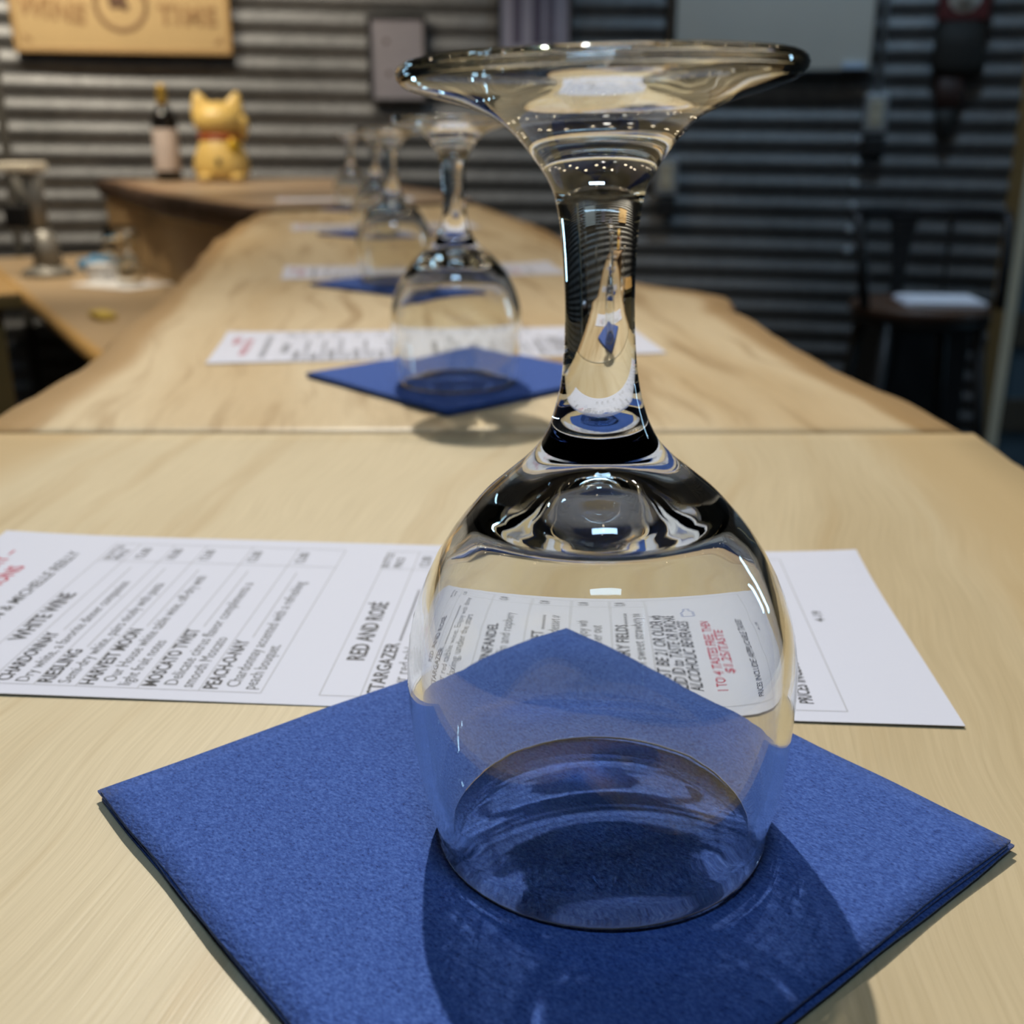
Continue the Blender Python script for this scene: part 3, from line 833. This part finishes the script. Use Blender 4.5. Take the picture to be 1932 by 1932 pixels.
# red ornament with hanging tapered pouch
hd = frame_at('wall_ornament', 1.358, 0.30, 0.05, 'red plaque with white knob above a dark tapering pendant', 'wall ornament')
link('plaque', mbox('plaque', -0.074, 0.074, -0.020, 0.020, 0.165, 0.36, 0.006), plain('red_paint', (0.08, 0.005, 0.006), 0.45), hd)
bm = bmesh.new(); lathe(bm, [(0.0, 0.030), (0.016, 0.026), (0.024, 0.014), (0.040, 0.004), (0.046, 0.0)], 24); me = bm_to_mesh(bm, 'knob'); me.transform(Matrix.Rotation(R(90), 4, 'X'))
link('knob', me, plain('pearl_knob', (0.55, 0.53, 0.48), 0.25), hd, (0.0, -0.020, 0.232), smooth=True)
def taper(name, rings, mat):
    bm = bmesh.new(); lathe(bm, rings, 20); me = bm_to_mesh(bm, name); me.transform(Matrix.Diagonal((1, 0.35, 1, 1)))
    return link(name, me, mat, hd, smooth=True)
o = taper('pouch', [(0, 0.165), (0.066, 0.165), (0.072, 0.10), (0.078, 0.045), (0.060, 0.012), (0.0, 0.008)], plain('dark_leather', (0.012, 0.011, 0.009), 0.7))
o = taper('sheath', [(0, 0.012), (0.041, 0.010), (0.040, -0.04), (0.037, -0.085), (0.0, -0.087)], plain('oxblood_leather', (0.035, 0.012, 0.008), 0.6)); o.location = (-0.012, 0, 0)
o = taper('tip', [(0, -0.085), (0.036, -0.086), (0.022, -0.13), (0.006, -0.172), (0, -0.176)], plain('black_leather', (0.008, 0.008, 0.007), 0.6)); o.location = (-0.012, 0, 0)

# door frame and door at the right
tr = link('trim_1', mbox('trim_1', 1.565, 1.600, 3.48, 3.66, -BAR, 1.05), [POSTWOOD, POSTEDGE], loc=(0, 0, BAR))
tr['kind'] = 'structure'
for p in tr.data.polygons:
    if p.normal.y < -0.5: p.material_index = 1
dr = empty('door_1', (0, 0, BAR)); dr['kind'] = 'structure'
DOORW = plain('door_brown', (0.085, 0.07, 0.05), 0.55, var=0.2, scale=5); DOORP = plain('door_pane', (0.10, 0.15, 0.19), 0.2)
zz = -BAR + 0.002
for k in range(7):
    link('rail', mbox('rail', 1.602, 2.40, 3.50, 3.54, zz, zz + 0.11, 0.004), DOORW, dr); zz += 0.11
    link('pane', mbox('pane', 1.602, 2.40, 3.515, 3.53, zz, zz + 0.17), DOORP, dr); zz += 0.17

# ------------------------------------------------------------------ bar stool with a pad of paper
st = empty('bar_stool', (1.13, 3.05, 0.0))
tag(st, 'black metal bar stool with low curved back and brown round seat', 'stool')
SH = BAR - 0.30
bm = bmesh.new(); lathe(bm, [(0, 0), (0.176, 0), (0.186, -0.006), (0.188, -0.016), (0.182, -0.028), (0, -0.030)], 40)
link('seat', bm_to_mesh(bm, 'seat'), SEATWOOD, st, (0, 0, SH), smooth=False)
bm = bmesh.new(); tube(bm, [(0.17 * math.cos(t * math.pi / 18), 0.17 * math.sin(t * math.pi / 18), SH - 0.043) for t in range(36)], 0.012, 8, True)
link('seat_ring', bm_to_mesh(bm, 'seat_ring'), BLACKM, st, smooth=True)
for sx in (-1, 1):
    for sy in (-1, 1):
        bm = bmesh.new(); tube(bm, [(sx * 0.118, sy * 0.118, SH - 0.035), (sx * 0.155, sy * 0.155, SH * 0.5), (sx * 0.195, sy * 0.195, 0.008), (sx * 0.196, sy * 0.196, 0.0)], [0.018, 0.016, 0.014, 0.014], 8)
        link('leg', bm_to_mesh(bm, 'leg'), BLACKM, st, smooth=True)
bm = bmesh.new(); q = 0.166
tube(bm, [(-q, -q, 0.30), (q, -q, 0.30), (q, q, 0.30), (-q, q, 0.30)], 0.010, 8, True)
link('foot_rest', bm_to_mesh(bm, 'foot_rest'), BLACKM, st)
pts = []
for k in range(29):
    a = R(-28 + 236 * k / 28); e = max(0, (abs(k - 14) - 11) / 3)
    pts.append((0.205 * math.cos(a), 0.205 * math.sin(a), SH + 0.235 - 0.24 * e * e))
bm = bmesh.new(); tube(bm, pts, 0.014, 8); link('back_rail', bm_to_mesh(bm, 'back_rail'), BLACKM, st, smooth=True)
for a0, wd in ((128, 0.022), (90, 0.095), (52, 0.022)):
    bm = bmesh.new(); n = 8
    for zz0, zz1, ws in ((-0.03, 0.10, 0.45), (0.10, 0.235, 1.0)):
        for k in range(n):
            f0, f1 = k / n, (k + 1) / n
            def rowp(f):
                zc = zz0 + (zz1 - zz0) * f
                ww = wd * (0.42 + 0.58 * max(0, (zc - 0.0) / 0.235) ** 2) / 2
                return [(sx * ww, zc) for sx in (-1, 1)]
            q0, q1 = rowp(f0), rowp(f1)
            def pt(u, zc, rr):
                a = R(a0) + u / 0.2
                return (rr * math.cos(a), rr * math.sin(a), SH + zc)
            v = [bm.verts.new(pt(*q0[0], 0.198)), bm.verts.new(pt(*q0[1], 0.198)), bm.verts.new(pt(*q1[1], 0.203)), bm.verts.new(pt(*q1[0], 0.203))]
            bm.faces.new(v)
    bmesh.ops.remove_doubles(bm, verts=bm.verts[:], dist=1e-5)
    r = bmesh.ops.extrude_face_region(bm, geom=bm.faces[:])
    for v in [g for g in r['geom'] if isinstance(g, bmesh.types.BMVert)]:
        l = math.hypot(v.co.x, v.co.y); v.co.x *= (l - 0.004) / l; v.co.y *= (l - 0.004) / l
    link('back_splat', bm_to_mesh(bm, 'back_splat'), BLACKM, st)

pd = empty('paper_pad', (1.185, 3.035, SH + 0.0005), R(-6))
tag(pd, 'white pad of paper lying on the brown stool seat', 'paper')
for k in range(3):
    link('sheet', mbox('sheet', -0.112 + 0.004 * k, 0.092 + 0.002 * k, -0.095, 0.095, 0.004 * k, 0.004 * k + 0.0037), plain('pad_white', (0.84, 0.87, 0.95), 0.6), pd)

bc = empty('storage_box', (1.20, 3.42, 0.0))
tag(bc, 'black low cabinet standing behind the bar stool', 'cabinet')
link('body', mbox('body', -0.08, 0.20, -0.10, 0.17, 0.02, 0.66, 0.006), BLACK, bc)
link('lid', mbox('lid', -0.09, 0.21, -0.11, 0.175, 0.66, 0.685, 0.004), BLACK, bc)
for sx in (-0.05, 0.17):
    for sy in (-0.07, 0.14):
        link('foot', mbox('foot', sx - 0.015, sx + 0.015, sy - 0.015, sy + 0.015, 0.0, 0.02), BLACK, bc)

# ------------------------------------------------------------------ bottle and cat on the far slab
ZB = BAR + 0.0085
bt = empty('wine_bottle', (-1.04, 3.46, ZB))
tag(bt, 'dark wine bottle with pale label and gold neck on the far slab', 'bottle')
bm = bmesh.new(); lathe(bm, [(0, 0.002), (0.030, 0.0), (0.0375, 0.004), (0.0375, 0.165), (0.036, 0.180), (0.029, 0.196), (0.019, 0.208), (0.0145, 0.220), (0.0138, 0.258), (0.0145, 0.262), (0.0145, 0.268), (0, 0.268)], 32)
link('glass_body', bm_to_mesh(bm, 'glass_body'), DKGLASS, bt, smooth=True)
bm = bmesh.new(); lathe(bm, [(0.0380, 0.030), (0.0382, 0.031), (0.0382, 0.148), (0.0380, 0.149)], 32); link('label_wrap', bm_to_mesh(bm, 'label_wrap'), plain('bottle_label', (0.55, 0.47, 0.43), 0.6, var=0.15, scale=30), bt, smooth=True)
bm = bmesh.new(); lathe(bm, [(0.0149, 0.214), (0.0150, 0.215), (0.0147, 0.262), (0.0152, 0.270), (0.008, 0.274), (0, 0.274)], 24); link('neck_foil', bm_to_mesh(bm, 'neck_foil'), plain('gold_foil', (0.42, 0.27, 0.05), 0.35, metal=0.5), bt, smooth=True)

YEL = plain('yellow_ceramic', (0.66, 0.46, 0.14), 0.35, var=0.1, scale=9)
ct = empty('cat_figurine', (-0.862, 3.40, ZB), R(12)); ct.scale = (0.93, 0.93, 0.95)
tag(ct, 'cream yellow ceramic cat figurine with red collar beside the bottle', 'figurine')
bm = bmesh.new()
lathe(bm, [(0, 0.006), (0.060, 0.006), (0.078, 0.012), (0.087, 0.030), (0.087, 0.055), (0.079, 0.085), (0.066, 0.113), (0.056, 0.135), (0, 0.140)], 36)
for v in bm.verts: v.co.y *= 0.92
link('body', bm_to_mesh(bm, 'body'), YEL, ct, smooth=True)
bm = bmesh.new()
g = bmesh.ops.create_uvsphere(bm, u_segments=32, v_segments=20, radius=1.0)
for v in g['verts']:
    v.co = Vector((v.co.x * 0.078, v.co.y * 0.068, 0.180 + v.co.z * 0.056))
head = link('head', bm_to_mesh(bm, 'head'), YEL, ct, smooth=True)
for sx in (-1, 1):
    bm = bmesh.new()
    lathe(bm, [(0.038, -0.008), (0.031, 0.014), (0.018, 0.038), (0.006, 0.056), (0, 0.058)], 20)
    me = bm_to_mesh(bm, 'ear'); me.transform(Matrix.Translation((sx * 0.046, 0, 0.209)) @ Matrix.Rotation(R(sx * 17), 4, 'Y') @ Matrix.Diagonal((1, 0.55, 1, 1)))
    link('ear', me, YEL, head, smooth=True)
bm = bmesh.new(); tube(bm, [(0.060 * math.cos(t * math.pi / 16), 0.055 * math.sin(t * math.pi / 16), 0.131) for t in range(32)], 0.0085, 10, True)
link('collar', bm_to_mesh(bm, 'collar'), plain('red_collar', (0.36, 0.075, 0.02), 0.4), ct, smooth=True)
bm = bmesh.new(); g = bmesh.ops.create_uvsphere(bm, u_segments=16, v_segments=12, radius=1)
for v in g['verts']: v.co = Vector((v.co.x * 0.018, v.co.y * 0.016, v.co.z * 0.027))
link('bell', bm_to_mesh(bm, 'bell'), plain('gold_bell', (0.52, 0.32, 0.01), 0.35, metal=0.2), ct, (0.040, -0.052, 0.104), smooth=True)
bm = bmesh.new(); lathe(bm, [(0, 0.003), (0.006, 0.002), (0.0085, 0.0), (0.0085, -0.008)], 16); me = bm_to_mesh(bm, 'plug'); me.transform(Matrix.Rotation(R(90), 4, 'X') @ Matrix.Diagonal((1, 1.35, 1, 1)))
link('plug', me, BLACK, ct, (-0.006, -0.0815, 0.060), smooth=True)
for x in (-0.050, 0.046):
    bm = bmesh.new(); g = bmesh.ops.create_uvsphere(bm, u_segments=16, v_segments=12, radius=1)
    for v in g['verts']: v.co = Vector((v.co.x * 0.026, v.co.y * 0.030, v.co.z * 0.014 + 0.014))
    link('paw', bm_to_mesh(bm, 'paw'), YEL, ct, (x, -0.055, 0), smooth=True)
bm = bmesh.new(); tube(bm, [(0.062, 0.0, 0.125), (0.072, -0.008, 0.150), (0.076, -0.016, 0.178), (0.072, -0.020, 0.192)], [0.016, 0.018, 0.019, 0.012], 12)
link('raised_paw', bm_to_mesh(bm, 'raised_paw'), YEL, ct, smooth=True)

# ------------------------------------------------------------------ things on the work counter
ZC = BAR - 0.22
op = empty('bottle_opener', (-1.245, 2.98, ZC + 0.0005), R(-8))
tag(op, 'stainless counter-top cork puller with black grip on the work counter', 'bottle opener')
SATIN = plain('satin_grey_metal', (0.27, 0.26, 0.235), 0.42, metal=0.35, var=0.15, scale=20)
bm = bmesh.new(); lathe(bm, [(0, 0), (0.060, 0), (0.066, 0.004), (0.066, 0.012), (0.058, 0.018), (0.040, 0.024), (0.036, 0.030), (0, 0.030)], 32)
link('base', bm_to_mesh(bm, 'base'), SATIN, op, smooth=True)
bm = bmesh.new(); tube(bm, [(0.004, 0, 0.02), (0.002, 0, 0.07), (-0.004, 0, 0.118)], [0.038, 0.034, 0.029], 20); link('column', bm_to_mesh(bm, 'column'), SATIN, op, smooth=True)
bm = bmesh.new(); tube(bm, [(-0.006, 0, 0.112), (-0.020, 0, 0.19), (-0.034, 0, 0.268)], [0.024, 0.033, 0.044], 20); link('housing', bm_to_mesh(bm, 'housing'), SATIN, op, smooth=True)
link('cap', mbox('cap', -0.084, 0.012, -0.046, 0.046, 0.266, 0.290, 0.006), plain('cream_cap', (0.85, 0.78, 0.64), 0.35), op)
link('grip', mbox('grip', -0.074, -0.008, -0.056, -0.022, 0.126, 0.186, 0.008), BLACK, op)

sh = link('paper_sheet', mbox('paper_sheet', -0.105, 0.105, -0.075, 0.075, 0.0004, 0.0024), WHITE, loc=(-0.985, 2.79, ZC))
sh.rotation_euler = (0, 0, R(-30)); tag(sh, 'cream paper sheet under the glass on the work counter', 'paper')
bx = empty('small_carton', (-1.06, 2.86, ZC + 0.0025), R(-25)); tag(bx, 'small white carton beside the glass on the work counter', 'carton')
link('body', mbox('body', -0.028, 0.028, -0.022, 0.022, 0, 0.034, 0.002), WHITE, bx)
link('lid', mbox('lid', -0.030, 0.030, -0.024, 0.024, 0.034, 0.042, 0.002), WHITE, bx)
tb = bpy.data.objects.new('wine_glass', GM); COL.objects.link(tb); tb.location = (-0.962, 2.79, ZC + 0.003)
tag(tb, 'clear wine glass upside down on cream paper behind the bar', 'wine glass')
bm = bmesh.new()
prof = [(0, 0.003), (0.020, 0.003), (0.030, 0.012), (0.045, 0.05), (0.048, 0.09), (0.040, 0.128), (0.0385, 0.128), (0.046, 0.09), (0.043, 0.05), (0.028, 0.014), (0.0, 0.006)]
lathe(bm, prof[::-1], 40)
cf = link('glass_carafe', bm_to_mesh(bm, 'glass_carafe'), GLASS, loc=(-1.045, 2.99, ZC), smooth=True); tag(cf, 'rounded clear glass carafe beside the cork puller', 'carafe')
bl = empty('blue_cloth', (-1.150, 3.09, ZC + 0.001), R(20)); tag(bl, 'crumpled bright blue cloth behind the small carton', 'cloth')
bm = bmesh.new(); g = bmesh.ops.create_icosphere(bm, subdivisions=4, radius=1)
for v in g['verts']:
    d = 1 + 0.35 * noise.noise(v.co * 2.2)
    v.co = Vector((v.co.x * 0.050 * d, v.co.y * 0.036 * d, max(0, (v.co.z * d + 0.75) * 0.024)))
link('folds', bm_to_mesh(bm, 'folds'), plain('blue_cloth_fabric', (0.06, 0.22, 0.40), 0.8), bl, smooth=True)
bm = bmesh.new(); box(bm, -0.034, 0.034, -0.018, 0.018, 0, 0.014, 0.005, 3)
ye = link('yellow_sponge', bm_to_mesh(bm, 'yellow_sponge'), plain('yellow_foam', (0.62, 0.46, 0.10), 0.85, bump=0.001, bscale=300), loc=(-0.835, 2.235, ZC + 0.0005)); ye.rotation_euler = (0, 0, R(-50)); tag(ye, 'small yellow sponge on the work counter beside the bar edge', 'sponge')

# wooden cabinet at the left edge
cb = empty('wooden_cabinet', (-0.566, 1.275, 0), R(30.5)); tag(cb, 'orange wooden cabinet with overhanging top at the left edge', 'cabinet')
link('body', mbox('body', -0.46, -0.022, 0.022, 0.36, 0.03, BAR - 0.060, 0.002), CAB, cb)
link('top_board', mbox('top_board', -0.48, 0.0, 0.0, 0.375, BAR - 0.060, BAR - 0.040, 0.004), CAB, cb)
for sx in (-0.44, -0.05):
    for sy in (0.045, 0.335):
        link('foot', mbox('foot', sx - 0.02, sx + 0.02, sy - 0.018, sy + 0.018, 0.0, 0.03), DARKWOOD, cb)
